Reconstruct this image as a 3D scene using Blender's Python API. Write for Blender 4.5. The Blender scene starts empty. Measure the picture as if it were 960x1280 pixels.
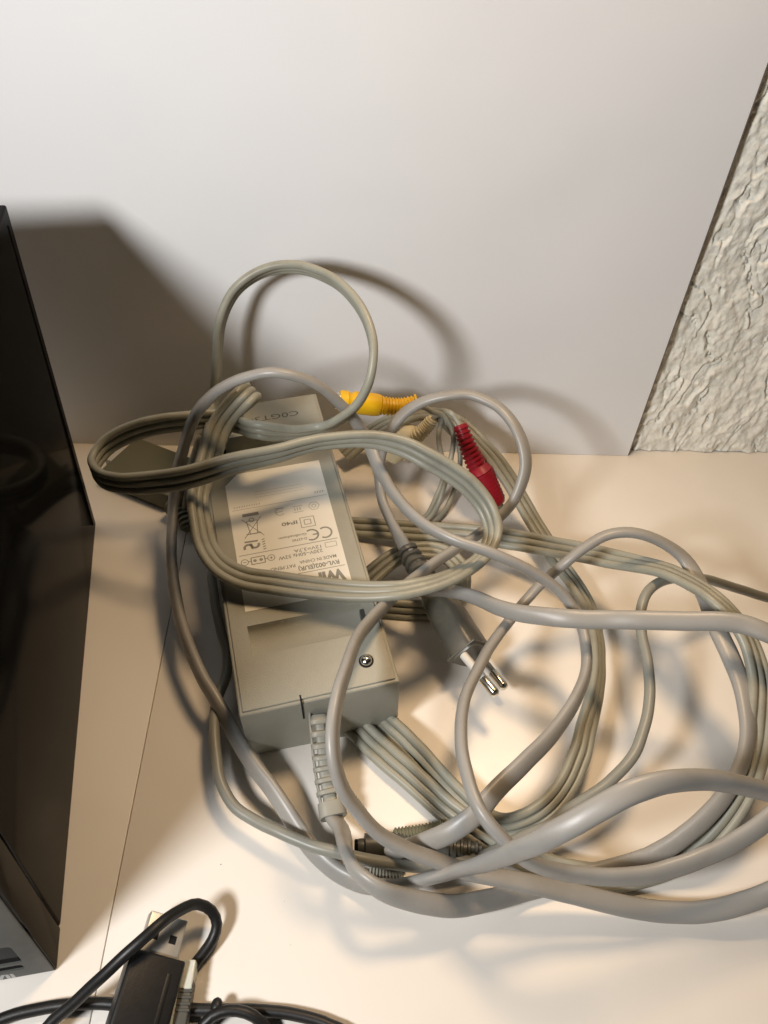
import bpy, bmesh, math, random
import numpy as np
from mathutils import Vector, Matrix, noise
random.seed(4)
SC = bpy.context.scene
COL = SC.collection
K = 0.001                                   # everything below is thought in millimetres

# ------------------------------------------------------------------ camera
H = 283.4
RM = Matrix(((0.9979454, -0.0178028, -0.0615471),
             (-0.0310222, 0.7062441, -0.7072884),
             (0.0560590, 0.7077445, 0.7042408)))
cam_d = bpy.data.cameras.new('camera'); cam = bpy.data.objects.new('camera', cam_d); COL.objects.link(cam)
cam.matrix_world = Matrix.Translation((0, 0, H * K)) @ RM.to_4x4()
cam_d.sensor_fit = 'VERTICAL'; cam_d.sensor_height = 36.0; cam_d.sensor_width = 27.0
cam_d.lens = 1005.0 / 1280.0 * 36.0
cam_d.clip_start = 0.005; cam_d.clip_end = 20
SC.camera = cam

# ------------------------------------------------------------------ light
SC.view_settings.view_transform = 'Standard'
SC.view_settings.look = 'None'
SC.view_settings.gamma = 1.0
SC.view_settings.use_curve_mapping = False
SC.view_settings.exposure = 0.0
world = bpy.data.worlds.new('World'); SC.world = world; world.use_nodes = True
world.node_tree.nodes['Background'].inputs[0].default_value = (0.95, 0.93, 1.0, 1)
world.node_tree.nodes['Background'].inputs[1].default_value = 0.004

def lamp(name, loc, target, size, power, col, size_y=None):
    d = bpy.data.lights.new(name, 'AREA'); d.size = size * K; d.energy = power; d.color = col
    d.shape = 'DISK'
    if size_y: d.shape = 'RECTANGLE'; d.size_y = size_y * K
    o = bpy.data.objects.new(name, d); COL.objects.link(o)
    o.location = Vector(loc) * K
    o.rotation_euler = (Vector(target) - Vector(loc)).to_track_quat('-Z', 'Y').to_euler()
    return o
lamp('desk_lamp_light', (-206, -58, 311), (190, 330, 215), 76, 2.12, (0.99, 0.975, 0.97))
wl = lamp('ceiling_lamp_light', (100, 296, 480), (75, 165, 0), 95, 0.52, (1.0, 0.69, 0.40)); wl.data.spread = math.radians(110)

# ------------------------------------------------------------------ helpers
CAM = Vector((0, 0, H))
FWD = RM @ Vector((0, 0, -1))
def W(px, py, d=0.0):
    """world point (mm) seen at photo pixel (px,py): d<200 is its height, d>=200 its distance along y"""
    r = RM @ Vector((px - 480.0, -(py - 640.0), -1005.0)); r.normalize()
    t = d / r.y if d >= 200 else (d - H) / r.z
    return CAM + r * t

def tag(o, label=None, cat=None, group=None, kind=None):
    if label: o['label'] = label
    if cat: o['category'] = cat
    if group: o['group'] = group
    if kind: o['kind'] = kind
    return o
def empty(name, loc=(0, 0, 0)):
    o = bpy.data.objects.new(name, None); COL.objects.link(o)
    o.location = Vector(loc) * K; o.empty_display_size = 0.01
    return o
def link(name, bm, mat, parent=None, smooth=True):
    """bm is in world mm"""
    me = bpy.data.meshes.new(name)
    bmesh.ops.scale(bm, vec=(K, K, K), verts=bm.verts)
    if parent is not None:
        bmesh.ops.translate(bm, vec=-parent_origin(parent), verts=bm.verts)
    bm.to_mesh(me); bm.free()
    me.materials.append(mat)
    if smooth:
        me.polygons.foreach_set('use_smooth', [True] * len(me.polygons))
        try: me.set_sharp_from_angle(angle=math.radians(38))
        except Exception: pass
    o = bpy.data.objects.new(name, me); COL.objects.link(o)
    if parent is not None: o.parent = parent
    return o
def parent_origin(p):
    v = Vector((0, 0, 0))
    while p is not None: v += p.location; p = p.parent
    return v

def catmull(P, n):
    P = [P[0] * 2 - P[1]] + list(P) + [P[-1] * 2 - P[-2]]
    out = []
    for i in range(1, len(P) - 2):
        a, b, c, d = P[i - 1], P[i], P[i + 1], P[i + 2]
        # centripetal parameterisation
        t0 = 0.0
        def dt(u, v): return max((u - v).length, 1e-4) ** 0.5
        t1 = t0 + dt(a, b); t2 = t1 + dt(b, c); t3 = t2 + dt(c, d)
        m = n[i - 1] if isinstance(n, list) else n
        for k in range(m):
            t = t1 + (t2 - t1) * k / m
            A1 = a * ((t1 - t) / (t1 - t0)) + b * ((t - t0) / (t1 - t0))
            A2 = b * ((t2 - t) / (t2 - t1)) + c * ((t - t1) / (t2 - t1))
            A3 = c * ((t3 - t) / (t3 - t2)) + d * ((t - t2) / (t3 - t2))
            B1 = A1 * ((t2 - t) / (t2 - t0)) + A2 * ((t - t0) / (t2 - t0))
            B2 = A2 * ((t3 - t) / (t3 - t1)) + A3 * ((t - t1) / (t3 - t1))
            out.append(B1 * ((t2 - t) / (t2 - t1)) + B2 * ((t - t1) / (t2 - t1)))
    out.append(P[-2]); return out

def path(wp, step=2.2):
    """wp: (px,py,d[,side]) -> smooth centreline, side vectors, tangents.
    side: number s = share of the broad side turned to the viewer, or a world vector"""
    pts = [W(*w[:3]) for w in wp]
    tan = []
    for i in range(len(pts)):
        a = pts[max(i - 1, 0)]; b = pts[min(i + 1, len(pts) - 1)]
        tan.append((b - a).normalized())
    sides = []; last = None
    for i, w in enumerate(wp):
        s = w[3] if len(w) > 3 else (wp[0][3] if len(wp[0]) > 3 else 0.7)
        if isinstance(s, (int, float)):
            V = (CAM - pts[i]).normalized()
            P = tan[i].cross(V).normalized()
            V2 = P.cross(tan[i]).normalized()
            if last is not None and P.dot(last) < 0: P = -P
            sv = P * s + V2 * math.sqrt(max(0, 1 - s * s)) * (1 if last is None or V2.dot(last) >= 0 else -1)
        else: sv = Vector(s)
        sv = (sv - tan[i] * sv.dot(tan[i])).normalized()
        if last is not None and sv.dot(last) < 0: sv = -sv
        sides.append(sv); last = sv
    n = [max(2, int((pts[i + 1] - pts[i]).length / step)) for i in range(len(pts) - 1)]
    C = catmull(pts, n)
    S = []
    for i in range(len(sides) - 1):
        for k in range(n[i]): S.append(sides[i].lerp(sides[i + 1], k / n[i]))
    S.append(sides[-1])
    for _ in range(3): S = [S[0]] + [(S[i - 1] + S[i] * 2 + S[i + 1]) * 0.25 for i in range(1, len(S) - 1)] + [S[-1]]
    T = [(C[min(i + 1, len(C) - 1)] - C[max(i - 1, 0)]).normalized() for i in range(len(C))]
    S = [(s - t * s.dot(t)).normalized() for s, t in zip(S, T)]
    return C, S, T

def sweep(bm, C, S, T, ra, rb, seg=16, off=0.0, prof=None, power=2.0):
    """tube of half-width ra along S and rb across; prof(i,n) scales it; off shifts along S"""
    rings = []
    n = len(C)
    for i in range(n):
        N = T[i].cross(S[i]).normalized(); f = prof(i / (n - 1)) if prof else 1.0
        c = C[i] + S[i] * off
        ring = []
        for k in range(seg):
            a = 2 * math.pi * k / seg
            ca, sa = math.cos(a), math.sin(a)
            e = 2.0 / power
            x = math.copysign(abs(ca) ** e, ca); y = math.copysign(abs(sa) ** e, sa)
            ring.append(bm.verts.new(c + S[i] * (ra * f * x) + N * (rb * f * y)))
        rings.append(ring)
    for i in range(n - 1):
        for k in range(seg):
            bm.faces.new((rings[i][k], rings[i][(k + 1) % seg], rings[i + 1][(k + 1) % seg], rings[i + 1][k]))
    bm.faces.new(list(reversed(rings[0]))); bm.faces.new(rings[-1])
    return rings

def wobble(C, S, T, amp):
    ph = random.random() * 50; out = []; tw = []
    for i, c in enumerate(C):
        a = i * 0.085 + ph; k = 1.0 if 2 < i < len(C) - 3 else 0.0
        v = Vector((noise.noise((a, 1.3, 7.7)), noise.noise((a, 5.1, 2.2)), noise.noise((a, 9.4, 3.6)))) * amp * k
        v += Vector((noise.noise((a * 3.1, 4, 1)), noise.noise((a * 3.1, 8, 1)), noise.noise((a * 3.1, 2, 6)))) * amp * 0.25 * k
        if c.z < 12: v.z = 0
        out.append(c + v)
    return out
def cord(name, wp, ra, rb, mat, parent, seg=16, power=2.0):
    C, S, T = path(wp); C = wobble(C, S, T, 0.8); bm = bmesh.new()
    sweep(bm, C, S, T, ra, rb, seg, power=power)
    bmesh.ops.recalc_face_normals(bm, faces=bm.faces)
    return link(name, bm, mat, parent)
def ribbon(wp, parent, mat, n=3, d=3.75, first=0):
    C, S, T = path(wp); C = wobble(C, S, T, 0.7)
    for k in range(n):
        bm = bmesh.new()
        sweep(bm, C, S, T, d / 2, d / 2, 12, off=(k - (n - 1) / 2) * d * 0.93)
        bmesh.ops.recalc_face_normals(bm, faces=bm.faces)
        link('strand', bm, mat, parent)

def sweep_steps(bm, pts, steps, seg=20, flat=1.0, side=None, power=2.0):
    """pts: world points; steps: list of (t 0..1, radius): sharp stepped turned shape along the curve"""
    C = catmull(pts, 24)
    L = [0.0]
    for i in range(1, len(C)): L.append(L[-1] + (C[i] - C[i - 1]).length)
    def at(t):
        s = t * L[-1]
        for i in range(1, len(L)):
            if L[i] >= s - 1e-9:
                f = (s - L[i - 1]) / max(L[i] - L[i - 1], 1e-9); return C[i - 1].lerp(C[i], f), (C[i] - C[i - 1]).normalized()
        return C[-1], (C[-1] - C[-2]).normalized()
    sd = Vector(side) if side else Vector((0, 0, 1))
    CC, SS, TT, R = [], [], [], []
    for t, r in steps:
        c, tt = at(min(max(t, 0), 1)); CC.append(c); TT.append(tt); SS.append((sd - tt * sd.dot(tt)).normalized()); R.append(r)
    rings = []
    for c, s, tt, r in zip(CC, SS, TT, R):
        N = tt.cross(s).normalized(); ring = []
        for k in range(seg):
            a = 2 * math.pi * k / seg; e = 2 / power; ca, sa = math.cos(a), math.sin(a)
            x = math.copysign(abs(ca) ** e, ca); y = math.copysign(abs(sa) ** e, sa)
            ring.append(bm.verts.new(c + s * (r * x * flat) + N * (r * y)))
        rings.append(ring)
    for i in range(len(rings) - 1):
        for k in range(seg):
            bm.faces.new((rings[i][k], rings[i][(k + 1) % seg], rings[i + 1][(k + 1) % seg], rings[i + 1][k]))
    bm.faces.new(list(reversed(rings[0]))); bm.faces.new(rings[-1])
    bmesh.ops.recalc_face_normals(bm, faces=bm.faces)

def ribs(t0, t1, n, r0, r1, dip, duty=0.5, edge=0.06):
    """stepped profile with n collars between t0 and t1"""
    out = []; w = (t1 - t0) / n
    for i in range(n):
        a = t0 + i * w; f = (i + 0.5) / n; r = r0 + (r1 - r0) * f; g = w * duty
        out += [(a + w * edge, r * 0.93), (a + w * 2.2 * edge, r), (a + g - w * 1.2 * edge, r), (a + g, r * 0.93), (a + g + w * 0.02, r - dip), (a + w - w * 0.02, r - dip)]
    return out

def frame_box(bm, M, x0, x1, y0, y1, z0, z1, bevel=0.0, seg=2):
    vs = [bm.verts.new(M @ Vector((x, y, z))) for z in (z0, z1) for y in (y0, y1) for x in (x0, x1)]
    fs = [(0, 2, 3, 1), (4, 5, 7, 6), (0, 1, 5, 4), (2, 6, 7, 3), (0, 4, 6, 2), (1, 3, 7, 5)]
    ff = [bm.faces.new([vs[i] for i in f]) for f in fs]
    if bevel > 0:
        es = set(e for f in ff for e in f.edges)
        bmesh.ops.bevel(bm, geom=list(es), offset=bevel, segments=seg, profile=0.6, affect='EDGES')
    return vs
def tform(o, M): o.matrix_world = M
def boolean(obj, cutter_bm, op='DIFFERENCE'):
    me = bpy.data.meshes.new('cut'); bmesh.ops.scale(cutter_bm, vec=(K, K, K), verts=cutter_bm.verts)
    bmesh.ops.translate(cutter_bm, vec=-parent_origin(obj.parent), verts=cutter_bm.verts)
    bmesh.ops.recalc_face_normals(cutter_bm, faces=cutter_bm.faces)
    cutter_bm.to_mesh(me); cutter_bm.free()
    c = bpy.data.objects.new('cut', me); COL.objects.link(c); c.parent = obj.parent
    m = obj.modifiers.new('b', 'BOOLEAN'); m.object = c; m.operation = op; m.solver = 'EXACT'
    bpy.context.view_layer.update()
    dg = bpy.context.evaluated_depsgraph_get()
    nm = bpy.data.meshes.new_from_object(obj.evaluated_get(dg)); obj.modifiers.clear()
    nm.polygons.foreach_set('use_smooth', [True] * len(nm.polygons))
    nm.set_sharp_from_angle(angle=math.radians(32))
    old = obj.data; obj.data = nm; nm.name = obj.name
    bpy.data.objects.remove(c); bpy.data.meshes.remove(old); bpy.data.meshes.remove(me)

# ------------------------------------------------------------------ materials
def mat(name, col, rough=0.45, metal=0.0, spec=0.5, var=0.06, vscale=60.0, bump=0.0, bscale=900.0, coat=0.0, dirt=None, dscale=25.0, sss=0.0, damt=0.45):
    m = bpy.data.materials.new(name); m.use_nodes = True; nt = m.node_tree; N = nt.nodes; L = nt.links
    b = N['Principled BSDF']
    b.inputs['Roughness'].default_value = rough; b.inputs['Metallic'].default_value = metal
    b.inputs['Specular IOR Level'].default_value = spec
    b.inputs['Coat Weight'].default_value = coat; b.inputs['Coat Roughness'].default_value = 0.15
    if sss: b.inputs['Subsurface Weight'].default_value = sss; b.inputs['Subsurface Scale'].default_value = 0.002
    g = N.new('ShaderNodeNewGeometry')
    n1 = N.new('ShaderNodeTexNoise'); n1.inputs['Scale'].default_value = vscale; n1.inputs['Detail'].default_value = 5
    L.new(g.outputs['Position'], n1.inputs['Vector'])
    mx = N.new('ShaderNodeMix'); mx.data_type = 'RGBA'
    c = Vector(col)
    mx.inputs['A'].default_value = (*(c * (1 - var)), 1); mx.inputs['B'].default_value = (*(c * (1 + var)), 1)
    L.new(n1.outputs['Fac'], mx.inputs['Factor'])
    outc = mx.outputs['Result']
    if dirt:
        n2 = N.new('ShaderNodeTexNoise'); n2.inputs['Scale'].default_value = dscale; n2.inputs['Detail'].default_value = 8; n2.inputs['Roughness'].default_value = 0.7
        L.new(g.outputs['Position'], n2.inputs['Vector'])
        r = N.new('ShaderNodeMapRange'); r.inputs['From Min'].default_value = 0.50; r.inputs['From Max'].default_value = 0.72; r.inputs['To Max'].default_value = damt
        L.new(n2.outputs['Fac'], r.inputs['Value'])
        m2 = N.new('ShaderNodeMix'); m2.data_type = 'RGBA'; m2.inputs['B'].default_value = (*dirt, 1)
        L.new(r.outputs[0], m2.inputs['Factor']); L.new(outc, m2.inputs['A']); outc = m2.outputs['Result']
    L.new(outc, b.inputs['Base Color'])
    rr = N.new('ShaderNodeMapRange'); rr.inputs['To Min'].default_value = max(rough - 0.07, 0.02); rr.inputs['To Max'].default_value = rough + 0.09
    n3 = N.new('ShaderNodeTexNoise'); n3.inputs['Scale'].default_value = vscale * 3; n3.inputs['Detail'].default_value = 4
    L.new(g.outputs['Position'], n3.inputs['Vector']); L.new(n3.outputs['Fac'], rr.inputs['Value']); L.new(rr.outputs[0], b.inputs['Roughness'])
    if bump:
        n4 = N.new('ShaderNodeTexNoise'); n4.inputs['Scale'].default_value = bscale; n4.inputs['Detail'].default_value = 3
        L.new(g.outputs['Position'], n4.inputs['Vector'])
        bp = N.new('ShaderNodeBump'); bp.inputs['Strength'].default_value = bump; bp.inputs['Distance'].default_value = 0.0002
        L.new(n4.outputs['Fac'], bp.inputs['Height']); L.new(bp.outputs[0], b.inputs['Normal'])
    return m

M_table = mat('cream_laminate', (0.79, 0.75, 0.685), 0.34, spec=0.45, var=0.03, vscale=22, bump=0.10, bscale=260)
M_panel = mat('white_paper_board', (0.785, 0.785, 0.78), 0.75, spec=0.2, var=0.02, vscale=9, bump=0.10, bscale=500)
def undulate(m, scale, dist, strength=1.0):
    nt = m.node_tree; N = nt.nodes; L = nt.links; b = N['Principled BSDF']
    g = N.new('ShaderNodeNewGeometry'); n = N.new('ShaderNodeTexNoise'); n.inputs['Scale'].default_value = scale; n.inputs['Detail'].default_value = 1.5
    L.new(g.outputs['Position'], n.inputs['Vector'])
    bp = N.new('ShaderNodeBump'); bp.inputs['Strength'].default_value = strength; bp.inputs['Distance'].default_value = dist
    L.new(n.outputs['Fac'], bp.inputs['Height'])
    old = b.inputs['Normal'].links[0].from_socket if b.inputs['Normal'].links else None
    if old: L.new(old, bp.inputs['Normal'])
    L.new(bp.outputs[0], b.inputs['Normal'])
undulate(M_panel, 9, 0.0035); undulate(M_table, 24, 0.0012)
M_plaster = mat('plaster_wallpaper', (0.84, 0.825, 0.74), 0.75, spec=0.2, var=0.16, vscale=180, bump=1.0, bscale=1300, dirt=(0.52, 0.48, 0.38), dscale=110, damt=0.6)
M_brown = mat('dark_brown', (0.16, 0.12, 0.09), 0.8)
M_cord = mat('grey_purple_pvc', (0.305, 0.296, 0.272), 0.38, spec=0.5, var=0.06, vscale=40, bump=0.08, bscale=1800, dirt=(0.17, 0.14, 0.11), dscale=30, damt=0.35)
M_av = mat('olive_grey_pvc', (0.30, 0.297, 0.24), 0.40, spec=0.45, var=0.07, vscale=50, bump=0.08, bscale=1800, dirt=(0.12, 0.10, 0.065), dscale=34, damt=0.5)
M_thin = mat('green_grey_pvc', (0.245, 0.245, 0.21), 0.38, spec=0.45, var=0.06, vscale=50, dirt=(0.14, 0.12, 0.09), dscale=30, damt=0.35)
M_case = mat('grey_case_plastic', (0.34, 0.338, 0.285), 0.42, spec=0.4, var=0.05, vscale=45, bump=0.5, bscale=2200, dirt=(0.25, 0.23, 0.17), dscale=40, damt=0.35)
M_relief = mat('pale_relief_plastic', (0.32, 0.31, 0.26), 0.5, spec=0.4)
M_label = mat('silver_label', (0.80, 0.78, 0.70), 0.34, spec=0.5, var=0.02, vscale=15)
M_print = mat('grey_print', (0.27, 0.27, 0.24), 0.6, spec=0.2)
M_printl = mat('pale_print', (0.42, 0.42, 0.38), 0.6, spec=0.2)
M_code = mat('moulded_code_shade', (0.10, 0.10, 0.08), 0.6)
M_dark = mat('dark_recess', (0.02, 0.02, 0.02), 0.8, spec=0.1)
M_shell = mat('dull_tinned_steel', (0.62, 0.61, 0.57), 0.42, metal=0.75, var=0.08, vscale=200)
M_steel = mat('nickel_plated_steel', (0.75, 0.72, 0.65), 0.2, metal=1.0, var=0.05, vscale=300)
M_pin = mat('white_pin_sleeve', (0.62, 0.60, 0.55), 0.4)
M_plug = mat('dark_grey_plug', (0.085, 0.08, 0.065), 0.36, spec=0.45, var=0.14, vscale=70, dirt=(0.18, 0.165, 0.10), dscale=60, damt=0.6)
M_black = mat('gloss_black_case', (0.006, 0.006, 0.006), 0.12, spec=0.16, var=0.2, vscale=60)
def gloss_black(m, k=0.5, rough=0.11):
    nt = m.node_tree; N = nt.nodes; L = nt.links; b = N['Principled BSDF']; b.inputs['Specular IOR Level'].default_value = 0.0
    fr = N.new('ShaderNodeFresnel'); fr.inputs['IOR'].default_value = 1.3
    mu = N.new('ShaderNodeMath'); mu.operation = 'MULTIPLY'; mu.inputs[1].default_value = k
    gl = N.new('ShaderNodeBsdfGlossy'); gl.inputs['Roughness'].default_value = rough
    mx = N.new('ShaderNodeMixShader'); L.new(fr.outputs[0], mu.inputs[0]); L.new(mu.outputs[0], mx.inputs[0])
    L.new(b.outputs[0], mx.inputs[1]); L.new(gl.outputs[0], mx.inputs[2]); L.new(mx.outputs[0], N['Material Output'].inputs['Surface'])
gloss_black(M_black, 0.30, 0.09)
M_front = mat('satin_black_front', (0.062, 0.065, 0.058), 0.45, spec=0.4, var=0.08)
M_logo = mat('silver_logo_print', (0.55, 0.55, 0.53), 0.5)
M_avbox = mat('olive_connector_plastic', (0.15, 0.15, 0.10), 0.5, spec=0.35, var=0.05)
M_yel = mat('yellow_rubber', (0.74, 0.43, 0.008), 0.42, spec=0.4, var=0.06)
M_red = mat('red_rubber', (0.26, 0.008, 0.018), 0.42, spec=0.4, var=0.06)
M_wht = mat('cream_rubber', (0.64, 0.56, 0.37), 0.5, spec=0.35, var=0.06)
M_blk = mat('black_rubber', (0.012, 0.012, 0.012), 0.42, spec=0.4, var=0.2, vscale=120, bump=0.15, bscale=1200)
M_clear = mat('milky_clear_plastic', (0.62, 0.63, 0.56), 0.2, spec=0.5, sss=0.3)
M_dkconn = mat('dark_grey_connector', (0.07, 0.07, 0.06), 0.4)

# ------------------------------------------------------------------ setting
def slab(name, x0, x1, y0, y1, z0, z1, m, bevel=0.0, label=None):
    bm = bmesh.new(); frame_box(bm, Matrix(), x0, x1, y0, y1, z0, z1, bevel, 2)
    bmesh.ops.recalc_face_normals(bm, faces=bm.faces)
    o = link(name, bm, m); tag(o, label, kind='structure'); return o
slab('tabletop', -70.4, 330, 20, 345, -18, 0, M_table, 0.25)
slab('tabletop', -260, -70.75, 20, 345, -18, 0, M_table, 0.25)
pb = slab('white_wall_panel', -260, 161.2, 332.0, 334.6, 0.15, 440, M_panel, 0.0)
eb = slab('panel_edge_shadow', 161.2, 161.95, 332.3, 336.8, 0.15, 440, M_brown)  # board edge, with the shadow gap behind it put into the dark colour
slab('backing_wall', -260, 330, 340, 352, -18, 440, M_brown)

# plaster relief wallpaper, its ridges really raised
def plaster():
    x0, x1, z0, z1 = 161.0, 620.0, 0.3, 720.0
    xs = np.concatenate([np.arange(161.0, 285, 0.55), np.linspace(286, 330, 12)])
    zs = np.concatenate([np.arange(0.3, 300, 0.6), np.linspace(301, 440, 30)])
    nx, nz = len(xs), len(zs); V = []
    rs = np.random.RandomState(5)
    G = rs.rand(256, 256)
    def vn(x, y):
        xi = np.floor(x).astype(int); yi = np.floor(y).astype(int); fx = x - xi; fy = y - yi
        fx = fx * fx * (3 - 2 * fx); fy = fy * fy * (3 - 2 * fy)
        a = G[xi % 256, yi % 256]; b = G[(xi + 1) % 256, yi % 256]; c = G[xi % 256, (yi + 1) % 256]; d = G[(xi + 1) % 256, (yi + 1) % 256]
        return (a * (1 - fx) + b * fx) * (1 - fy) + (c * (1 - fx) + d * fx) * fy
    def fbm(x, y, o=4):
        s = 0; a = 0.5
        for i in range(o): s = s + a * vn(x * 2 ** i + 17 * i, y * 2 ** i + 31 * i); a *= 0.5
        return s
    X, Z = np.meshgrid(xs, zs)
    wx = (fbm(X / 34, Z / 60) - 0.5) * 60; wz = (fbm(X / 30 + 50, Z / 40 + 9) - 0.5) * 50
    u = (X + wx * 0.8) / 11.0; v = (Z + wz) / 30.0
    q = fbm(u, v, 3) * 3.4 + (fbm(X / 4, Z / 5) - 0.5) * 0.55
    fr = q - np.floor(q)
    flake = np.where(fr < 0.80, fr / 0.80, (1 - fr) / 0.20)            # slow rise, sharp torn edge
    h = 1.7 * flake + 2.0 * (fbm(X / 2.8, Z / 3.8, 4) - 0.5) + 0.8 * (fbm(X / 14, Z / 22, 2) - 0.5)
    crack = np.exp(-((fr - 0.985) / 0.045) ** 2) * (fbm(X / 11 + 4, Z / 15, 2) > 0.36)
    h = h - 1.3 * crack
    Yv = 337.8 - h
    verts = np.stack([X * K, Yv * K, Z * K], -1).reshape(-1, 3)
    idx = np.arange(nx * nz).reshape(nz, nx)
    f = np.stack([idx[:-1, :-1], idx[:-1, 1:], idx[1:, 1:], idx[1:, :-1]], -1).reshape(-1, 4)
    me = bpy.data.meshes.new('plaster_wall'); me.from_pydata(verts.tolist(), [], f.tolist())
    me.polygons.foreach_set('use_smooth', [True] * len(me.polygons)); me.materials.append(M_plaster)
    o = bpy.data.objects.new('plaster_wall', me); COL.objects.link(o); tag(o, kind='structure')
plaster()

# ------------------------------------------------------------------ game console
def console():
    B0 = Vector((-113.9, 273.0, 0)); F0 = Vector((-83.6, 79.2, 0))
    d = (F0 - B0).normalized(); L = (F0 - B0).length
    nrm = Vector((-d.y, d.x, 0)).normalized()
    if nrm.x < 0: nrm = -nrm                                    # points right, away from the body
    root = empty('game_console', ((B0 + F0) / 2 - nrm * 22))
    tag(root, 'glossy black game console standing upright on its side at the left edge', 'game console')
    M = Matrix((( nrm.x, d.x, 0, B0.x), (nrm.y, d.y, 0, B0.y), (0, 0, 1, 0), (0, 0, 0, 1)))   # local x out, y to the front, z up
    bm = bmesh.new(); frame_box(bm, M, -44, 0, 0, L - 13.2, 0.4, 157, 1.1, 3)
    frame_box(bm, M, -43.4, -0.45, L - 14, L - 11, 1, 156, 0)
    bmesh.ops.recalc_face_normals(bm, faces=bm.faces); link('body', bm, M_black, root)
    bm = bmesh.new(); frame_box(bm, M, -43, 0.25, 5.5, 5.8, 5, 152, 0.0)
    bmesh.ops.recalc_face_normals(bm, faces=bm.faces); link('side_panel_seam', bm, M_dark, root)
    bm = bmesh.new(); frame_box(bm, M, -44, 0, L - 12.8, L - 0.6, 0.4, 157, 0.7, 2)
    bmesh.ops.recalc_face_normals(bm, faces=bm.faces); link('bezel', bm, M_black, root)
    bm = bmesh.new(); frame_box(bm, M, -43.3, -0.7, L - 3, L, 1.1, 156.3, 0.4, 2)
    bmesh.ops.recalc_face_normals(bm, faces=bm.faces); fp = link('front_panel', bm, M_front, root)
    bm = bmesh.new(); frame_box(bm, M, -30, -7.6, L - 2.5, L + 2, 7.4, 11.6, 1.6, 4); boolean(fp, bm)
    bm = bmesh.new(); frame_box(bm, M, -30, -6.8, L - 2.5, L + 2, 13.2, 27.5, 1.9, 4); boolean(fp, bm)
    bm = bmesh.new(); frame_box(bm, M, -31, -6, L - 2.8, L - 2.2, 6, 28.5, 0)
    bmesh.ops.recalc_face_normals(bm, faces=bm.faces); sl = link('slot', bm, M_dark, root)
    bm = bmesh.new(); frame_box(bm, M, -29, -8.6, L - 2.3, L - 1.2, 14.6, 17.2, 0.4, 2)
    bmesh.ops.recalc_face_normals(bm, faces=bm.faces); link('slot_flap', bm, M_front, root)
    # logo near the foot of the front
    TM = M @ Matrix.Translation((-17.2, L + 0.06, 2.1)) @ Matrix.Rotation(math.pi, 4, 'Z') @ Matrix.Rotation(math.pi / 2, 4, 'X')
    TM = M @ Matrix(((1, 0, 0, -20.6), (0, 0, -1, L + 0.06), (0, 1, 0, 1.7), (0, 0, 0, 1)))
    bm = bmesh.new(); text_into(bm, 'Wii', 5.6, TM, bold=0.3, width=9.4)
    link('logo', bm, M_logo, root, smooth=False)

def text_into(bm, s, size, M, bold=0.0, align='LEFT', width=None):
    cu = bpy.data.curves.new('t', 'FONT'); cu.body = s; cu.size = size; cu.offset = bold * size * 0.15; cu.align_x = align; cu.resolution_u = 3
    o = bpy.data.objects.new('t', cu); COL.objects.link(o)
    bpy.context.view_layer.update()
    me = bpy.data.meshes.new_from_object(o.evaluated_get(bpy.context.evaluated_depsgraph_get()))
    if width and len(me.vertices):
        xs = [v.co.x for v in me.vertices]; f = width / max(max(xs) - min(xs), 1e-6)
        for v in me.vertices: v.co.x *= f
    for v in me.vertices: v.co = M @ v.co
    bm.from_mesh(me)
    bpy.data.objects.remove(o); bpy.data.curves.remove(cu); bpy.data.meshes.remove(me)
console()

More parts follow.
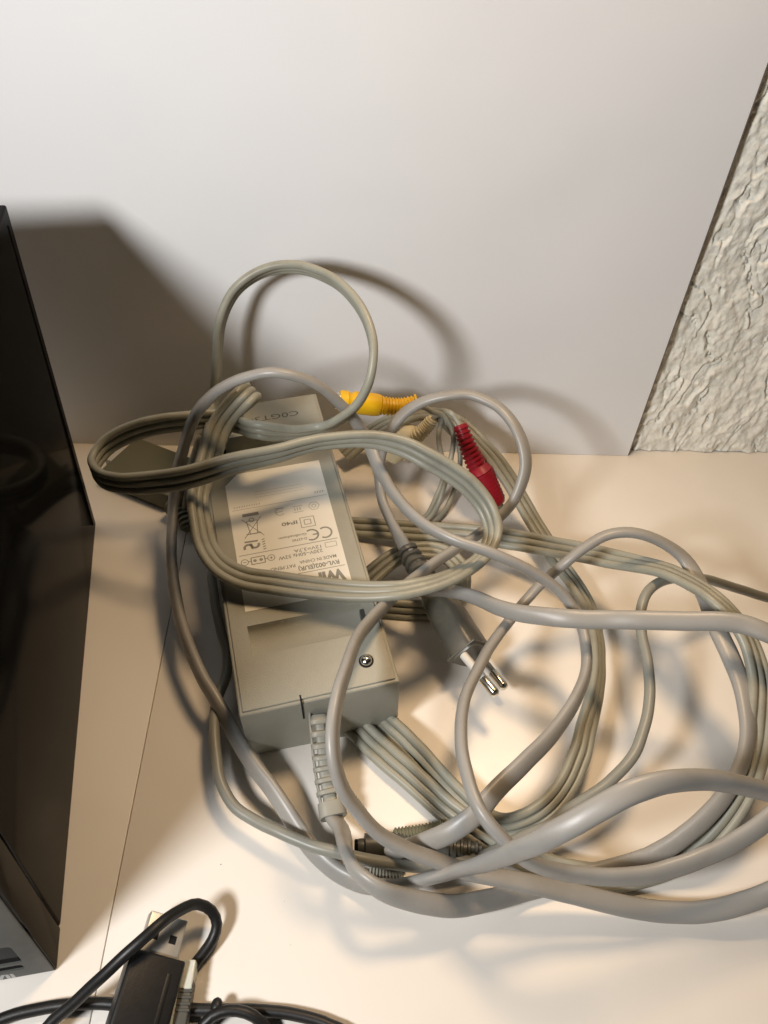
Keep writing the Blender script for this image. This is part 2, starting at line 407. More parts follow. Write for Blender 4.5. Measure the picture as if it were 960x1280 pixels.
# ------------------------------------------------------------------ power adapter
AM = Matrix(((0.97476, -0.21817, -0.04731, -31.81), (0.21336, 0.97281, -0.09041, 149.15), (0.06575, 0.07804, 0.99478, 33.36), (0, 0, 0, 1)))
def adapter():
    root = empty('power_adapter', AM @ Vector((29, 75, -33)))
    tag(root, 'grey rectangular power adapter with a silver rating label, lying under the coiled cables', 'power adapter')
    U, V = 58.0, 159.0
    def trough(u0, u1, v0, v1, dep):
        bm = bmesh.new(); n = 14; ra = []
        prof = [(v0, 3)]
        for k in range(0, n):
            a = k / n; prof.append((v0 + (v1 - v0) * a, -dep * math.sqrt(max(0.0, 1 - (1.12 * abs(a - 0.38) / 0.70) ** 2)) if k else -dep * 0.8))
        prof += [(v1, 0.0), (v1, 3)]
        A = [bm.verts.new(AM @ Vector((u0, v, w))) for v, w in prof]; B = [bm.verts.new(AM @ Vector((u1, v, w))) for v, w in prof]
        m = len(prof)
        for k in range(m): bm.faces.new((A[k], A[(k + 1) % m], B[(k + 1) % m], B[k]))
        bm.faces.new(A); bm.faces.new(list(reversed(B)))
        return bm
    def far_cut(g):
        bm = bmesh.new(); frame_box(bm, AM, -2, U + 2, 127.6 - g, 137.2 + g, -9 - g, 3, 0); return bm
    def far_side(u0, u1):
        bm = bmesh.new(); frame_box(bm, AM, u0, u1, 127.6, V + 3, -30, 3, 0); return bm
    bm = bmesh.new(); frame_box(bm, AM, 0, U, 0, V, -36.5, -0.7, 1.0, 3)
    bmesh.ops.recalc_face_normals(bm, faces=bm.faces); body = link('body', bm, M_case, root)
    bm = bmesh.new(); frame_box(bm, AM, 1.3, U - 1.3, 1.3, V - 1.3, -6, 0, 0.55, 3)
    bmesh.ops.recalc_face_normals(bm, faces=bm.faces); lid = link('lid', bm, M_case, root)
    for o, g in ((body, 0.0), (lid, 0.06)):
        boolean(o, trough(7.7 - g, 51.4 + g, 22.6 - g, 35.5 + g, 4.2 + g)); boolean(o, far_cut(g)); boolean(o, far_side(-3, 11 + g))
    # cable guide slot in the near end, and the parting line along the sides
    bm = bmesh.new(); frame_box(bm, AM, 21.7, 22.3, -0.25, 3, -12.5, 0.06, 0)
    bmesh.ops.recalc_face_normals(bm, faces=bm.faces); link('end_slot', bm, M_dark, root)
    bm = bmesh.new(); frame_box(bm, AM, -0.08, U + 0.08, 3, V - 3, -18.2, -17.9, 0)
    bmesh.ops.recalc_face_normals(bm, faces=bm.faces); link('parting_line', bm, M_dark, root)
    # notch at the right end of the trough
    bm = bmesh.new(); frame_box(bm, AM, 50.4, 52.3, 26.5, 33.0, -4, 0.08, 0.3)
    bmesh.ops.recalc_face_normals(bm, faces=bm.faces); link('notch', bm, M_dkconn, root)
    # screw
    bm = bmesh.new()
    c = AM @ Vector((47.9, 10.6, 0)); nz = (AM.to_3x3() @ Vector((0, 0, 1))).normalized()
    sweep_steps(bm, [c + nz * 0.04, c + nz * 0.10], [(0, 2.75), (1, 2.75)], 24, side=(1, 0, 0)); link('screw_well', bm, M_dark, root)
    bm = bmesh.new()
    sweep_steps(bm, [c, c + nz * 2.2], [(0, 2.2), (0.3, 2.2), (0.55, 2.0), (0.78, 1.5), (0.93, 0.8), (1, 0.25)], 24, side=(1, 0, 0))
    sc = link('screw', bm, M_steel, root)
    bm = bmesh.new()
    SM = Matrix.Translation(c + nz * 1.8) @ AM.to_3x3().to_4x4() @ Matrix.Rotation(0.5, 4, 'Z')
    frame_box(bm, SM, -1.1, 1.1, -0.2, 0.2, -0.2, 0.3, 0); frame_box(bm, SM, -0.2, 0.2, -1.1, 1.1, -0.2, 0.305, 0)
    link('screw_cross', bm, M_dark, sc)
    # label with clipped corner
    bm = bmesh.new()
    out = [(7.9, 42), (50.6, 42), (50.6, 113.9), (14.2, 113.9), (8.2, 107.8)]
    lo = [bm.verts.new(AM @ Vector((u, v, 0.02))) for u, v in out]; hi = [bm.verts.new(AM @ Vector((u, v, 0.16))) for u, v in out]
    bm.faces.new(hi); bm.faces.new(list(reversed(lo)))
    for k in range(5): bm.faces.new((lo[k], lo[(k + 1) % 5], hi[(k + 1) % 5], hi[k]))
    bmesh.ops.recalc_face_normals(bm, faces=bm.faces); lab = link('label', bm, M_label, root, smooth=False)
    LM = AM @ Matrix.Translation((0, 0, 0.19))
    F = Matrix(((-1, 0, 0, 0), (0, -1, 0, 0), (0, 0, 1, 0), (0, 0, 0, 1)))
    def T(bm, s, u, v, size, width=None, bold=0.1): text_into(bm, s, size, LM @ Matrix.Translation((u, v, 0)) @ F, bold, width=width)
    def bar(bm, u0, v0, u1, v1, w):
        a = Vector((u0, v0, 0)); b = Vector((u1, v1, 0)); n = (b - a).normalized(); s = Vector((-n.y, n.x, 0)) * w / 2
        bm.faces.new([bm.verts.new(LM @ p) for p in (a - s, b - s, b + s, a + s)])
    def arc(bm, cu, cv, r, a0, a1, w, n=18, sy=1.0):
        pts = [(cu + r * math.cos(a0 + (a1 - a0) * k / n), cv + sy * r * math.sin(a0 + (a1 - a0) * k / n)) for k in range(n + 1)]
        for k in range(n): bar(bm, *pts[k], *pts[k + 1], w)
    bm = bmesh.new()
    T(bm, 'Wii', 48.3, 53.2, 7.2, 10.5, 0.35)
    bar(bm, 49.6, 54.9, 26, 54.9, 0.28)
    T(bm, 'RVL-002(EUR)', 47.9, 58.0, 2.9, 16.6, 0.2)
    T(bm, 'MADE IN CHINA', 47.3, 60.9, 2.2, 15.0)
    T(bm, 'PAT.PEND.', 30.4, 60.0, 2.3, 10.2)
    T(bm, '230V~50Hz 52W', 42.4, 64.9, 2.4, 18.0)
    T(bm, '12V=3.7A', 42.7, 67.0, 2.2, 11.2)
    bar(bm, 9.1, 68.9, 49.6, 68.9, 0.3)
    arc(bm, 45.2, 73.0, 2.7, -2.2, 2.2, 0.75)                         # CE mark, read from the far side
    arc(bm, 39.6, 73.0, 2.7, -2.2, 2.2, 0.75); bar(bm, 42.3, 73.0, 40.0, 73.0, 0.65)
    T(bm, 'D-63760', 37.4, 72.3, 1.7, 6.0); T(bm, 'Großostheim', 37.7, 74.6, 1.7, 11.6)
    for a in (2.9, 1.35):
        for s in ((-1, -1, 1, -1), (1, -1, 1, 1), (1, 1, -1, 1), (-1, 1, -1, -1)): bar(bm, 39.2 + a * s[0], 80.2 + a * s[1] * 0.92, 39.2 + a * s[2], 80.2 + a * s[3] * 0.92, 0.28)
    T(bm, 'IP40', 35.2, 82.0, 2.6, 6.6, 0.2)
    # crossed-out bin with bar
    for k in range(6): bar(bm, 13.2, 89.0 + k * 0.28, 20.0, 89.0 + k * 0.28, 0.3)
    bar(bm, 12.6, 77.4, 20.6, 87.6, 0.3); bar(bm, 20.6, 77.4, 12.6, 87.6, 0.3)
    bar(bm, 14.4, 86.2, 15.2, 79.4, 0.35); bar(bm, 18.9, 86.2, 18.1, 79.4, 0.35); bar(bm, 13.6, 79.2, 19.7, 79.2, 0.5); bar(bm, 14.4, 86.2, 18.9, 86.2, 0.3); arc(bm, 16.6, 86.6, 1.0, 0, 6.28, 0.35)
    # safety mark and its side text
    arc(bm, 13.4, 72.3, 1.6, -0.6, 3.6, 1.0); arc(bm, 16.2, 73.4, 1.6, 2.6, 6.6, 1.0); bar(bm, 12.2, 75.4, 17.6, 75.2, 0.8)
    for k in range(5): bar(bm, 19.2, 70.2 + k * 1.25, 20.4, 70.6 + k * 1.25, 0.45)
    # polarity mark
    arc(bm, 10.9, 65.3, 1.45, 0, 6.28, 0.3); bar(bm, 10.2, 65.3, 11.6, 65.3, 0.3)
    arc(bm, 21.6, 65.3, 1.45, 0, 6.28, 0.3); bar(bm, 20.9, 65.3, 22.3, 65.3, 0.3); bar(bm, 21.6, 64.6, 21.6, 66.0, 0.3)
    for s in ((13.6, 63.6, 19.0, 63.6), (19.0, 63.6, 19.0, 67.0), (19.0, 67.0, 13.6, 67.0), (13.6, 67.0, 13.6, 63.6), (12.3, 65.3, 13.6, 65.3), (19.0, 65.3, 20.2, 65.3)): bar(bm, *s, 0.4)
    arc(bm, 15.0, 65.3, 0.45, 0, 6.28, 0.55); arc(bm, 17.5, 65.3, 0.45, 0, 6.28, 0.55)
    bar(bm, 9.5, 93.2, 50.0, 93.2, 0.16)
    link('print', bm, M_print, lab, smooth=False)
    bm = bmesh.new()
    arc(bm, 43.4, 88.2, 2.3, 0, 6.28, 0.26, 6); arc(bm, 43.4, 88.2, 0.9, 0, 6.28, 0.24, 10)
    for s in ((34.4, 86.4, 38.6, 86.4), (34.4, 89.6, 38.6, 89.6)): bar(bm, *s, 0.26)
    for k in range(3): bar(bm, 35.2 + k * 1.1, 87.2, 35.2 + k * 1.1, 88.8, 0.35)
    arc(bm, 28.9, 88.2, 1.9, 0.6, 5.6, 0.3); bar(bm, 27.2, 88.2, 30.0, 88.2, 0.3); bar(bm, 26.8, 90.2, 31, 90.2, 0.3)
    for k in range(4): bar(bm, 45.2 + k * 1.1, 95.0, 45.5 + k * 1.1, 96.1, 0.45)
    for k in range(11): bar(bm, 10.4 + k * 1.05, 94.3, 10.8 + k * 1.05, 95.1, 0.35)
    for k in range(3): bar(bm, 20, 98.5 + k * 1.6, 41, 98.5 + k * 1.6, 0.12)
    for k in range(2): bar(bm, 44.0, 65.2 + k * 2.4, 48.6, 65.2 + k * 2.4, 0.3)
    bar(bm, 44.0, 65.2, 44.0, 67.6, 0.3); bar(bm, 48.6, 65.2, 48.6, 67.6, 0.3)
    link('faint_print', bm, M_printl, lab, smooth=False)
    # moulded characters on the far block
    bm = bmesh.new(); text_into(bm, 'C0GT3-', 4.6, AM @ Matrix.Translation((47.5, 148.0, 0.03)) @ F, 0.0, width=23)
    link('moulded_code', bm, M_code, root, smooth=False)
    # strain relief with open collars, then the cord
    pts = [W(399, 893, 24), W(401, 915, 21), W(406, 960, 14), W(415, 1012, 9), W(417, 1022, 8.5)]
    bm = bmesh.new(); st = [(0, 2.7)] + ribs(0.04, 0.84, 7, 3.8, 4.5, 2.0, 0.5) + [(0.845, 2.6), (0.85, 4.7), (0.99, 4.9), (1, 4.6)]
    sweep_steps(bm, pts, st, 24, flat=0.9, side=(0, 0, 1), power=3.0)
    sr = link('strain_relief', bm, M_relief, root)
    Cc = catmull(pts[:4], 10)
    for s in (-1,  1):
        bm = bmesh.new()
        Tt = [(Cc[min(i + 1, len(Cc) - 1)] - Cc[max(i - 1, 0)]).normalized() for i in range(len(Cc))]
        Ss = [t.cross(Vector((0, 0, 1))).normalized() for t in Tt]
        sweep(bm, [c + x * 3.5 * s for c, x in zip(Cc, Ss)], [Vector((0, 0, 1))] * len(Cc), Tt, 1.9, 0.55, 8, power=3.5)
        bmesh.ops.recalc_face_normals(bm, faces=bm.faces); link('side_rail', bm, M_relief, sr)
    dc = [(414, 1008, 9), (417, 1022, 9), (426, 1035, 11), (431, 1063, 19, .2), (444, 1089, 25, .3), (470, 1109, 25, .5), (503, 1123, 21, .9), (560, 1132, 15, 1.0),
          (612, 1126, 9, 1.0), (665, 1112, 4.5, .9), (720, 1096, 5, .8), (767, 1084, 8), (811, 1071, 13, .9), (855, 1044, 20, .8), (896, 1006, 28, .7), (925, 962, 35, .5), (935, 922, 39, .5),
          (928, 862, 43, .8), (914, 822, 45, .9), (899, 790, 46, .9), (881, 746, 46, .9), (867, 719, 46, .8), (854, 698, 48, .5), (832, 680, 52, .3), (797, 667, 56, .2), (762, 670, 55, .15), (731, 685, 51, .1),
          (708, 702, 46, .1), (686, 721, 38, .1), (654, 755, 32, .1), (616, 803, 34, .1), (596, 838, 38, .1), (582, 872, 42, .1), (577, 920, 46, .1), (583, 966, 49, .1), (600, 1015, 50, .1),
          (627, 1050, 46, .2), (656, 1075, 38, .3), (700, 1091, 30, .5), (767, 1097, 27, .6), (826, 1090, 27, .7), (884, 1070, 30, .7), (928, 1046, 35, .7), (962, 1021, 40, .7),
          (1015, 970, 46, .6), (1040, 900, 52, .5), (1015, 840, 58, .5), (985, 806, 62, .7), (957, 791, 64, .9), (931, 781, 64, 1), (899, 776, 63, 1), (855, 775, 60, 1), (797, 775, 56, 1), (757, 774, 53, 1),
          (703, 773, 50, 1), (648, 766, 44, .9), (621, 759, 40, .8), (594, 748, 35, .7), (564, 740, 31, .5), (530, 739, 27, .4), (500, 742, 22, .3), (476, 742, 16, .3), (462, 740, 12, .3)]
    cord('output_cord', dc, 3.5, 2.1, M_cord, root, 20, 2.3)
    # output plug lying under the cable bundle
    bm = bmesh.new(); p = [W(447, 1058, 5), W(500, 1056, 5), W(560, 1060, 6), W(602, 1063, 7)]
    sweep_steps(bm, p, [(0.0, 2.4), (0.02, 2.6), (0.05, 2.6), (0.06, 4.2), (0.34, 4.4), (0.4, 3.7), (0.7, 3.5)] + ribs(0.71, 1.0, 5, 3.9, 3.0, 0.9), 22)
    link('output_plug', bm, M_dkconn, root)
    bm = bmesh.new(); p = [W(443, 1058, 5), W(449, 1058, 5)]
    sweep_steps(bm, p, [(0, 2.0), (0.1, 2.4), (1, 2.4)], 20); link('barrel_contact', bm, M_black, root)
adapter()

# ------------------------------------------------------------------ mains cord with plug
def mains():
    root = empty('mains_cord', W(580, 800, 0))
    tag(root, 'thick grey-purple mains cord ending in a dark two-pin plug beside the adapter', 'power cord')
    # plug: flat moulded body standing on its narrow side
    base = (W(585, 824, 19) + W(597, 816, 9)) / 2
    tail = W(520, 704, 19)
    ax = (base - tail).normalized()
    sep = (W(585, 824, 19) - W(597, 816, 9)); sep = (sep - ax * sep.dot(ax)).normalized()
    lat = ax.cross(sep).normalized()
    L = (base - tail).length
    bm = bmesh.new()
    prof = [(0.0, 3.6, 3.6), (0.16, 3.9, 4.2), (0.30, 5.0, 5.0), (0.42, 7.0, 5.8), (0.52, 8.6, 6.4), (0.60, 9.2, 6.6), (0.97, 9.6, 6.9), (1.0, 9.2, 6.5)]
    rings = []
    for t, a, b in prof:
        c = tail + ax * (L * t); ring = []
        for k in range(28):
            an = 2 * math.pi * k / 28; e = 2 / 4.0; ca, sa = math.cos(an), math.sin(an)
            ring.append(bm.verts.new(c + sep * (a * math.copysign(abs(ca) ** e, ca)) + lat * (b * math.copysign(abs(sa) ** e, sa))))
        rings.append(ring)
    for i in range(len(rings) - 1):
        for k in range(28): bm.faces.new((rings[i][k], rings[i][(k + 1) % 28], rings[i + 1][(k + 1) % 28], rings[i + 1][k]))
    bm.faces.new(rings[0]); bm.faces.new(rings[-1]); bmesh.ops.recalc_face_normals(bm, faces=bm.faces)
    pl = link('plug', bm, M_plug, root)
    bm = bmesh.new(); cc = base
    frame_box(bm, Matrix(((lat.x, ax.x, sep.x, cc.x), (lat.y, ax.y, sep.y, cc.y), (lat.z, ax.z, sep.z, cc.z), (0, 0, 0, 1))), -7.3, 7.3, -1.6, -0.9, -10.0, 10.0, 0.3, 2)
    bmesh.ops.recalc_face_normals(bm, faces=bm.faces); link('rim', bm, M_plug, pl)
    for (bx, by, bz), (tx, ty, tz) in (((583, 823, 20), (621, 869, 20)), ((596, 816, 9), (632, 861, 9))):
        a = W(bx, by, bz); b = W(tx, ty, tz); a = a - (b - a) * 0.1
        bm = bmesh.new(); sweep_steps(bm, [a, a.lerp(b, 0.62)], [(0, 1.75), (1, 1.75)], 18); link('prong_sleeve', bm, M_pin, pl)
        bm = bmesh.new(); sweep_steps(bm, [a.lerp(b, 0.60), b], [(0, 1.9), (0.01, 2.05), (0.82, 2.05), (0.93, 1.7), (0.985, 1.1), (1, 0.5)], 20); link('prong', bm, M_steel, pl)
    p = [W(507, 684, 20), W(512, 693, 19), W(524, 712, 19), W(534, 728, 19)]
    bm = bmesh.new(); sweep_steps(bm, p, [(0, 3.0)] + ribs(0.02, 0.98, 5, 4.4, 5.2, 1.3, 0.6) + [(1, 3.4)], 22, power=2.8)
    link('strain_relief', bm, M_plug, root)
    R = [(514, 697, 19), (503, 679, 20), (490, 655, 21, .3), (477, 622, 24, .3), (473, 596, 30, .3), (477, 561, 45, .4), (500, 522, 60, .5), (518, 508, 66, .4), (540, 499, 71, .2), (563, 494, 74, .2), (590, 494, 75, .2), (622, 508, 74, .3),
         (644, 532, 71, .4), (656, 562, 65, .5), (655, 595, 56, .5), (640, 628, 46, .3), (618, 652, 40, .3), (590, 674, 37, .2), (560, 692, 37, .3), (530, 712, 38, .3), (503, 735, 42, .3), (480, 757, 46, .3), (452, 792, 52, .3), (432, 835, 58, .3),
         (420, 880, 60, .3), (417, 930, 57, .3), (427, 982, 48, .3), (449, 1015, 40, .3), (478, 1044, 33, .3), (512, 1063, 28, .4), (547, 1077, 24, .5), (583, 1090, 21, .6), (621, 1096, 19, .7), (662, 1103, 17, .8),
         (712, 1116, 13, .9), (767, 1131, 9, 1), (820, 1139, 6, 1), (875, 1139, 7, 1), (920, 1131, 10, 1), (962, 1118, 14, .9), (1030, 1085, 24, .8), (1060, 1050, 36, .7), (1040, 1015, 46, .7), (1005, 1001, 54, .7),
         (960, 990, 60, .7), (920, 980, 66, .7), (884, 974, 70, .75), (826, 979, 74, .85), (782, 994, 73, 1), (738, 1018, 68, 1), (700, 1038, 62, 1), (665, 1056, 54, .9), (621, 1074, 40, .7), (580, 1087, 27, .3), (540, 1098, 19, .1), (500, 1107, 12, .2), (470, 1108, 7, .6),
         (437, 1099, 4, .8), (402, 1074, 4.5, .8), (373, 1037, 6, .8), (345, 995, 9, .7), (307, 941, 12, .7), (284, 896, 15, .5), (252, 845, 18, .4), (228, 784, 20, .4), (216, 715, 22, .3), (215, 660, 25, .3), (216, 625, 30, .3), (219, 595, 38, .3),
         (228, 563, 54, .4), (246, 517, 78, .4), (275, 487, 90, .2), (312, 471, 98, .05), (348, 467, 101, .02), (388, 477, 96, .1), (428, 508, 82, .3), (457, 547, 63, .5), (475, 586, 57, .5), (495, 618, 58, .4), (526, 651, 60, .3), (572, 676, 60, .2),
         (619, 693, 58, .2), (671, 719, 52, .2), (708, 749, 44, .1), (727, 784, 38, .1), (733, 816, 36, .1), (730, 851, 35, .15), (714, 887, 35, .4), (692, 917, 35, .6), (659, 949, 36, .7), (621, 986, 36, .8), (591, 1020, 34, .9), (560, 1041, 29, 1), (535, 1052, 23, .9), (508, 1060, 16, .6), (490, 1066, 10, .5)]
    cord('cord', R, 3.5, 2.1, M_cord, root, 20, 2.3)
mains()

# ------------------------------------------------------------------ three-strand AV cable
def av():
    root = empty('av_cable', W(196, 610, 0))
    tag(root, 'olive-grey three-strand AV cable with yellow, cream and red plugs coiled over the adapter', 'cable')
    Up = (0, 0, 1)
    VD = (0, -.7, .7)
    c1 = [(230, 640, 9, .9), (237, 610, 22, .9), (248, 575, 42, .7), (256, 545, 58, (.3,-.6,.7)), (266, 510, 300, VD), (270, 478, 303, VD), (272, 440, 306, VD), (277, 400, 308, VD), (295, 362, 311, VD), (330, 338, 312, VD), (370, 333, 309, VD), (420, 352, 297, VD),
          (451, 385, 283, VD), (466, 425, 271, VD), (464, 465, 263, VD), (450, 500, 260, VD), (430, 520, 260, VD), (402, 535, 264, (0,-.6,.8)), (362, 542, 261, (0,-.45,.9)), (321, 538, 258, (0,-.25,.97)), (294, 529, 61, Up), (262, 523, 63, Up), (235, 526, 64, Up), (200, 530, 63, Up),
          (160, 542, 57, Up), (132, 560, 51, Up), (118, 582, 48, Up), (127, 598, 49, Up), (155, 605, 54, Up), (200, 602, 60, .95), (240, 594, 66, .9), (290, 580, 71, .8), (340, 568, 73, .65), (400, 553, 73, .5), (456, 549, 73, .6), (500, 558, 71, .8),
          (540, 577, 68, .85), (580, 603, 62, .85), (605, 632, 55, .8), (615, 660, 50, .7), (609, 686, 47, .5), (590, 707, 48, .45), (560, 723, 50, .5), (530, 732, 51, .55), (500, 737, 51, .6), (430, 736, 47, .8), (348, 729, 46, .9), (296, 718, 46, .85), (266, 697, 46, .8), (252, 660, 48, .8),
          (247, 617, 53, .8), (260, 575, 60, .95), (272, 537, 66, 1), (292, 509, 75, 1), (303, 498, 79, 1), (312, 490, 79, .95), (316, 490, 74, .9), (310, 497, 68, .9), (292, 513, 62, .9), (274, 540, 57, .9), (262, 575, 52, .9)]
    ribbon(c1, root, M_av, d=3.5)
    c2 = [(400, 655, 3, .9), (450, 660, 5, .95), (520, 663, 8, .9), (560, 666, 10, .9), (624, 673, 14, .95), (700, 685, 22, .85), (760, 697, 32, .8), (797, 705, 40, .6), (843, 717, 50, .45), (884, 740, 55, .4), (913, 768, 54, .4), (936, 805, 50, .5), (950, 850, 45, .7), (951, 892, 41, .8), (944, 940, 35, .9), (926, 990, 28, .9),
          (898, 1032, 20, .9), (868, 1062, 13, .9), (826, 1084, 6, .9), (760, 1096, 4.5, .9), (700, 1090, 4.5, .9), (655, 1073, 5, .9), (607, 1046, 6, .9), (560, 1013, 6, .9), (517, 974, 6, .95), (480, 942, 5, 1), (445, 908, 4, 1), (420, 885, 4, 1)]
    ribbon(c2, root, M_av, d=3.6)
    c3 = [(430, 570, 8, .8), (458, 546, 16, .8), (492, 527, 30, .7), (530, 518, 36, .5), (565, 524, 38, .6), (590, 543, 36, .7), (619, 575, 28, .8), (652, 626, 18, .7), (675, 664, 12, .7), (694, 698, 9, .7), (716, 727, 9, .6), (734, 755, 10, .5), (745, 790, 12, .4), (747, 830, 13, .4), (743, 868, 14, .5), (735, 905, 15, .7), (724, 945, 15, .8),
          (706, 982, 14, .8), (681, 1012, 13, .8), (650, 1030, 12, .8), (625, 1033, 11, .8), (598, 1020, 9, .9), (565, 990, 8, .9), (530, 953, 7, .9), (500, 922, 6, .9), (470, 892, 5, .9)]
    ribbon(c3, root, M_av, d=3.5)
    c4 = [(440, 740, 5, .9), (462, 722, 7, .9), (495, 696, 10, .8), (525, 688, 11, .8), (552, 691, 11, .8), (571, 705, 10, .8), (578, 725, 9, .8), (574, 745, 7, .8), (558, 760, 5, .9), (520, 762, 4, .9), (480, 760, 4, .9), (450, 758, 4, .9)]
    ribbon(c4, root, M_av, d=3.5)
    # single wires splitting off to the plugs
    for w in ([(519, 505, 56), (530, 509, 52), (540, 515, 48), (552, 518, 45), (562, 530, 40), (566, 550, 34), (563, 574, 27), (556, 605, 17), (547, 632, 8), (535, 650, 4), (515, 664, 2.5)],
              [(541, 524, 40), (546, 519, 42), (552, 522, 40), (548, 540, 36), (548, 556, 30), (553, 580, 22), (553, 600, 14), (545, 622, 7), (533, 645, 3), (510, 655, 2.5)],
              [(575, 533, 42), (570, 524, 44), (562, 516, 46), (550, 514, 44), (545, 522, 36), (558, 536, 28), (572, 552, 22), (575, 575, 15), (571, 600, 8), (560, 630, 4), (545, 650, 2.5), (520, 668, 2.5)]):
        cord('wire', w, 1.35, 1.35, M_av, root, 12)
    # plugs
    def rca(name, m, pts, steps, label, side=(0, 0, 1), flat=1.0, power=2.2):
        bm = bmesh.new(); sweep_steps(bm, pts, steps, 26, side=side, flat=flat, power=power); o = link(name, bm, m, root); o['label'] = label; return o
    yp = [W(424, 501, 59), W(442, 503, 58), W(470, 506, 56), W(498, 508, 55), W(522, 503, 57)]
    rca('phono_plug', M_yel, yp, [(0, 4.4), (0.02, 4.9), (0.10, 4.9), (0.12, 4.3), (0.16, 4.3), (0.18, 5.0), (0.45, 5.2), (0.50, 4.9), (0.52, 4.7)] + ribs(0.53, 0.97, 10, 4.4, 3.6, 0.6, 0.55) + [(0.975, 4.0), (1, 3.8)], 'yellow plug')
    wp_ = [W(486, 568, 13), W(499, 556, 20), W(511, 547, 26), W(523, 543, 31), W(533, 534, 35), W(541, 523, 40)]
    rca('phono_plug', M_wht, wp_, [(0, 5.2), (0.02, 6.2), (0.5, 6.4), (0.57, 5.4), (0.62, 4.2)] + ribs(0.63, 0.98, 9, 4.1, 3.0, 0.5, 0.55) + [(1, 2.3)], 'cream plug bent at its neck')
    rp = [W(575, 531, 43), W(583, 553, 37), W(594, 578, 29), W(606, 602, 21), W(620, 630, 11)]
    rca('phono_plug', M_red, rp, [(0, 2.8), (0.01, 3.3)] + ribs(0.03, 0.5, 9, 3.6, 4.9, 0.7, 0.55) + [(0.52, 5.0), (0.58, 6.3)] + ribs(0.59, 0.97, 9, 6.3, 5.4, 0.25, 0.6) + [(0.98, 5.0), (1, 4.6)], 'red plug')
    for pp, dirp in ((yp, -1), (wp_, -1), (rp, 1)):
        e, f = (pp[0], pp[1]) if dirp < 0 else (pp[-1], pp[-2])
        q = (e - f).normalized(); bm = bmesh.new(); e2 = e + q * 3
        if e2.z < 4.3: q = Vector((q.x, q.y, 0)).normalized()
        sweep_steps(bm, [e - q, e + q * 2.0], [(0, 3.9), (0.98, 3.9), (1, 3.6)], 20); link('contact', bm, M_steel, root)
    # multi-way connector housing
    bot = [W(145, 597, 0), W(197, 651, 0), W(240, 607, 0), W(194, 561, 0)]
    c = sum(bot, Vector()) / 4
    ex = (bot[2] - bot[1]).normalized(); ey = Vector((-ex.y, ex.x, 0)); hx = (bot[2] - bot[1]).length / 2; hy = (bot[1] - bot[0]).length / 2
    M = Matrix(((ex.x, ey.x, 0, c.x), (ex.y, ey.y, 0, c.y), (0, 0, 1, 0.3), (0, 0, 0, 1)))
    bm = bmesh.new(); frame_box(bm, M, -hx, hx, -hy, hy, 0, 11.5, 1.6, 4); bmesh.ops.recalc_face_normals(bm, faces=bm.faces)
    hb = link('connector_housing', bm, M_avbox, root)
    bm = bmesh.new(); frame_box(bm, M, -hx * 0.4, hx * 0.4, hy - 0.5, hy + 5, 2.5, 9.5, 0.5, 2); bmesh.ops.recalc_face_normals(bm, faces=bm.faces)
    link('connector_shell', bm, M_pin, root)
    bm = bmesh.new(); sweep_steps(bm, [W(214, 632, 7), W(226, 638, 8), W(232, 648, 8), W(236, 662, 7)], [(0, 3.2)] + ribs(0.02, 0.98, 7, 4.6, 3.6, 1.2, 0.5), 22, power=2.8)
    link('strain_relief', bm, M_avbox, root)
av()

# ------------------------------------------------------------------ thin single cable
def thin():
    root = empty('thin_cable', W(300, 1000, 0))
    tag(root, 'thin round green-grey cable looping left of the adapter and across the right side', 'cable')
    wp = [(285, 668, 6), (272, 690, 7), (266, 715, 8), (267, 748, 9), (274, 785, 10), (283, 814, 12), (282, 844, 13), (272, 875, 13), (269, 906, 13), (270, 941, 12), (274, 976, 11), (289, 1004, 10), (316, 1024, 10), (356, 1042, 12), (392, 1057, 13), (422, 1065, 13), (450, 1072, 12), (485, 1078, 10),
          (520, 1083, 8), (560, 1083, 7), (600, 1072, 7), (650, 1046, 12), (690, 1030, 16), (711, 1013, 19), (738, 996, 22), (762, 977, 24), (788, 947, 27), (805, 908, 29), (813, 870, 31), (811, 832, 33), (802, 795, 36), (800, 765, 39), (808, 742, 41), (830, 726, 41), (858, 722, 38), (884, 724, 32), (922, 735, 24), (960, 747, 18), (1020, 762, 10), (1060, 770, 5)]
    cord('cable', wp, 2.05, 2.05, M_thin, root, 16)
    bm = bmesh.new(); sweep_steps(bm, [W(462, 1082, 5.5), W(485, 1085, 5.5), W(508, 1086, 6)], [(0, 2.6)] + ribs(0.02, 0.98, 11, 3.6, 2.6, 0.8, 0.5), 20, power=2.6)
    link('strain_relief', bm, M_relief, root)
    bm = bmesh.new(); sweep_steps(bm, [W(493, 1046, 6), W(525, 1041, 6), W(556, 1034, 7)], [(0, 2.2)] + ribs(0.02, 0.98, 14, 2.9, 2.6, 0.5, 0.5), 20, power=2.6)
    link('strain_relief', bm, M_avbox, root)
    bm = bmesh.new(); c = W(434, 1106, 0)
    M = Matrix.Translation(c) @ Matrix.Rotation(math.radians(-24), 4, 'Z')
    frame_box(bm, M, -1.9, 4, -0.6, 5, 0.2, 4.0, 0.35, 2); bmesh.ops.recalc_face_normals(bm, faces=bm.faces); link('connector_corner', bm, M_dkconn, root)
thin()

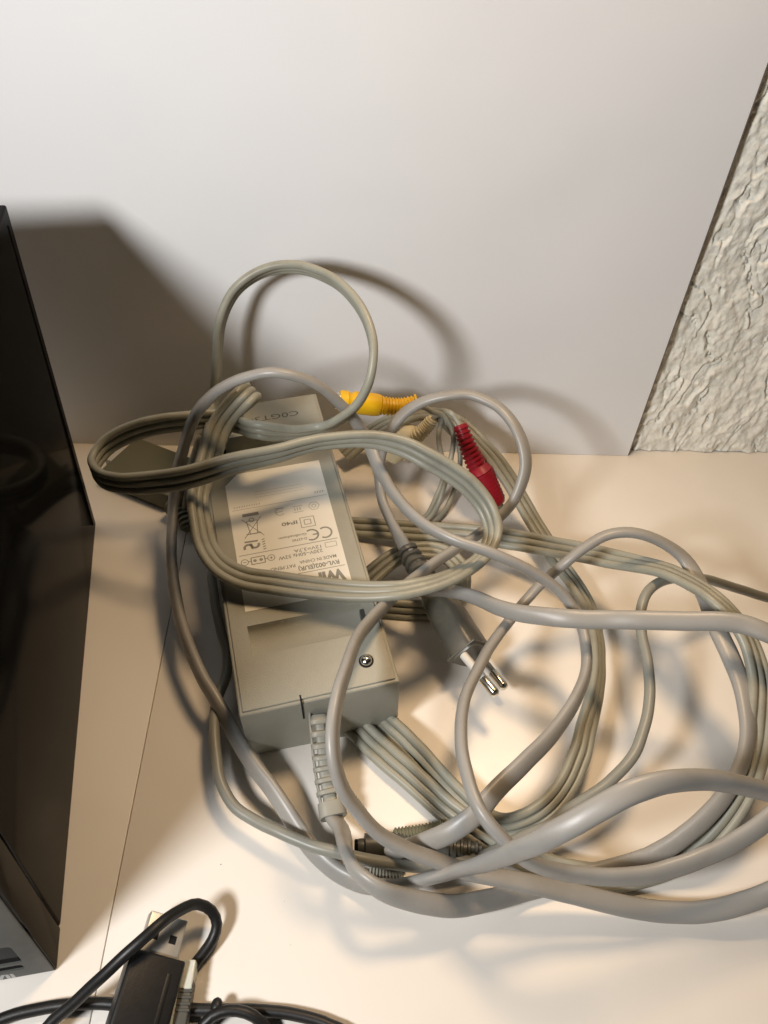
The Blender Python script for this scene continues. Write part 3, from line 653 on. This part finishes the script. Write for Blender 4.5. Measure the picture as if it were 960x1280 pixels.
# ------------------------------------------------------------------ USB leads at the bottom
def boxed(bm, a, b, wid, thk, rollv, bevel):
    """box from a to b; wid along rollv, thk across"""
    ax = (b - a); L = ax.length; ax.normalize(); s = (rollv - ax * rollv.dot(ax)).normalized(); n = ax.cross(s)
    if n.z < 0: n = -n
    M = Matrix(((s.x, ax.x, n.x, a.x), (s.y, ax.y, n.y, a.y), (s.z, ax.z, n.z, a.z), (0, 0, 0, 1)))
    frame_box(bm, M, -wid / 2, wid / 2, 0, L, -thk / 2, thk / 2, bevel, 3); return M, L
def usb():
    root = empty('usb_cable', W(190, 1240, 0))
    tag(root, 'black USB cable with a metal-tipped plug, its cord arching over the plug', 'usb cable')
    a = W(166, 1300, 10); b = W(196, 1196, 10); rv = Vector((0.93, 0, -0.42))
    bm = bmesh.new(); boxed(bm, a, b, 17.0, 8.0, rv, 1.2); bmesh.ops.recalc_face_normals(bm, faces=bm.faces); body = link('plug_body', bm, M_blk, root)
    ax = (b - a).normalized()
    bm = bmesh.new(); M, L = boxed(bm, b - ax * 1, b + ax * 11.5, 12.0, 4.5, rv, 0.45); bmesh.ops.recalc_face_normals(bm, faces=bm.faces); sh = link('plug_shell', bm, M_shell, root)
    bm = bmesh.new(); frame_box(bm, M, -5.4, 5.4, L - 3, L + 0.05, -1.7, 1.7, 0); bmesh.ops.recalc_face_normals(bm, faces=bm.faces); link('plug_mouth', bm, M_dark, sh)
    bm = bmesh.new()
    for s in (-2.9, 2.9): frame_box(bm, M, s - 1.1, s + 1.1, 4.8, 7.2, 2.0, 2.29, 0)
    bmesh.ops.recalc_face_normals(bm, faces=bm.faces); link('latch_hole', bm, M_dark, sh)
    bm = bmesh.new(); frame_box(bm, M, 3.6, 4.9, -21, -3.5, 2.6, 4.35, 0.25); bmesh.ops.recalc_face_normals(bm, faces=bm.faces); link('grip_ridge', bm, M_blk, root)
    wp = [(40, 1305, 6), (60, 1283, 8), (100, 1248, 13), (131, 1218, 18), (162, 1188, 22), (194, 1160, 23), (222, 1140, 18), (246, 1131, 13), (263, 1139, 9), (270, 1156, 6), (265, 1175, 4), (254, 1192, 3), (240, 1210, 2.5), (222, 1235, 2.5)]
    cord('cord', wp, 1.75, 1.75, M_blk, root, 16)
    r2 = empty('usb_cable', W(236, 1240, 0))
    tag(r2, 'second black USB cable with a milky clear plug, running along the bottom edge', 'usb cable')
    a = W(222, 1290, 4); b = W(236, 1206, 4)
    bm = bmesh.new(); M, L = boxed(bm, a, b - (b - a) * 0.25, 5.5, 6.2, Vector((1, 0.1, 0)), 0.8); L = (b - a).length; bmesh.ops.recalc_face_normals(bm, faces=bm.faces); link('plug_core', bm, M_dkconn, r2)
    bm = bmesh.new(); frame_box(bm, M, -1.2, 2.6, L - 7.5, L + 0.6, -3.3, 3.6, 0.6, 3); bmesh.ops.recalc_face_normals(bm, faces=bm.faces); link('clear_collar', bm, M_clear, r2)
    bm = bmesh.new(); frame_box(bm, M, -2.4, -1.3, 0, L - 1, -3.0, 3.9, 0.4, 2); bmesh.ops.recalc_face_normals(bm, faces=bm.faces); link('clear_rim', bm, M_clear, r2)
    for k in range(5):
        bm = bmesh.new(); frame_box(bm, M, -1.2, 2.95, 4.5 + k * 1.7, 5.3 + k * 1.7, 2.6, 3.4, 0.1, 1); bmesh.ops.recalc_face_normals(bm, faces=bm.faces); link('grip_rib', bm, M_dkconn, r2)
    wp = [(-60, 1300, 3), (-20, 1283, 3), (20, 1268, 3), (60, 1260, 2.6), (100, 1256, 2.4), (150, 1257, 2.3), (200, 1260, 2.3), (245, 1262, 2.3), (290, 1262, 2.4), (330, 1263, 2.4), (370, 1268, 2.4), (405, 1277, 2.4), (440, 1295, 2.4)]
    cord('cord', wp, 1.8, 1.8, M_blk, r2, 16)
    wp = [(246, 1300, 4), (256, 1279, 6), (274, 1266, 7.2), (295, 1262, 7.2), (316, 1268, 6.5), (334, 1284, 4), (345, 1305, 3)]
    cord('cord', wp, 1.7, 1.7, M_blk, r2, 16)
    bm = bmesh.new(); c = W(271, 1258, 6); bmesh.ops.create_icosphere(bm, subdivisions=2, radius=1.7)
    bmesh.ops.scale(bm, vec=(1.1, 1.5, 1.0), verts=bm.verts); bmesh.ops.translate(bm, vec=c, verts=bm.verts); link('cable_tie', bm, M_blk, r2)
usb()

# ------------------------------------------------------------------ specks of dirt on the table
bm = bmesh.new()
for k in range(60):
    x = random.uniform(-68, 190); y = random.uniform(85, 325); r = random.choice([0.10, 0.12, 0.13, 0.2])
    m = Matrix.Translation((x, y, 0.05 + r * 0.2)) @ Matrix.Rotation(random.random() * 6, 4, 'Z') @ Matrix.Diagonal((1.5, 0.8, 0.4, 1))
    bmesh.ops.create_icosphere(bm, subdivisions=1, radius=r, matrix=m)
tag(link('dirt_specks', bm, M_brown), 'tiny dark specks of dirt scattered on the cream tabletop', 'dirt', kind='stuff')
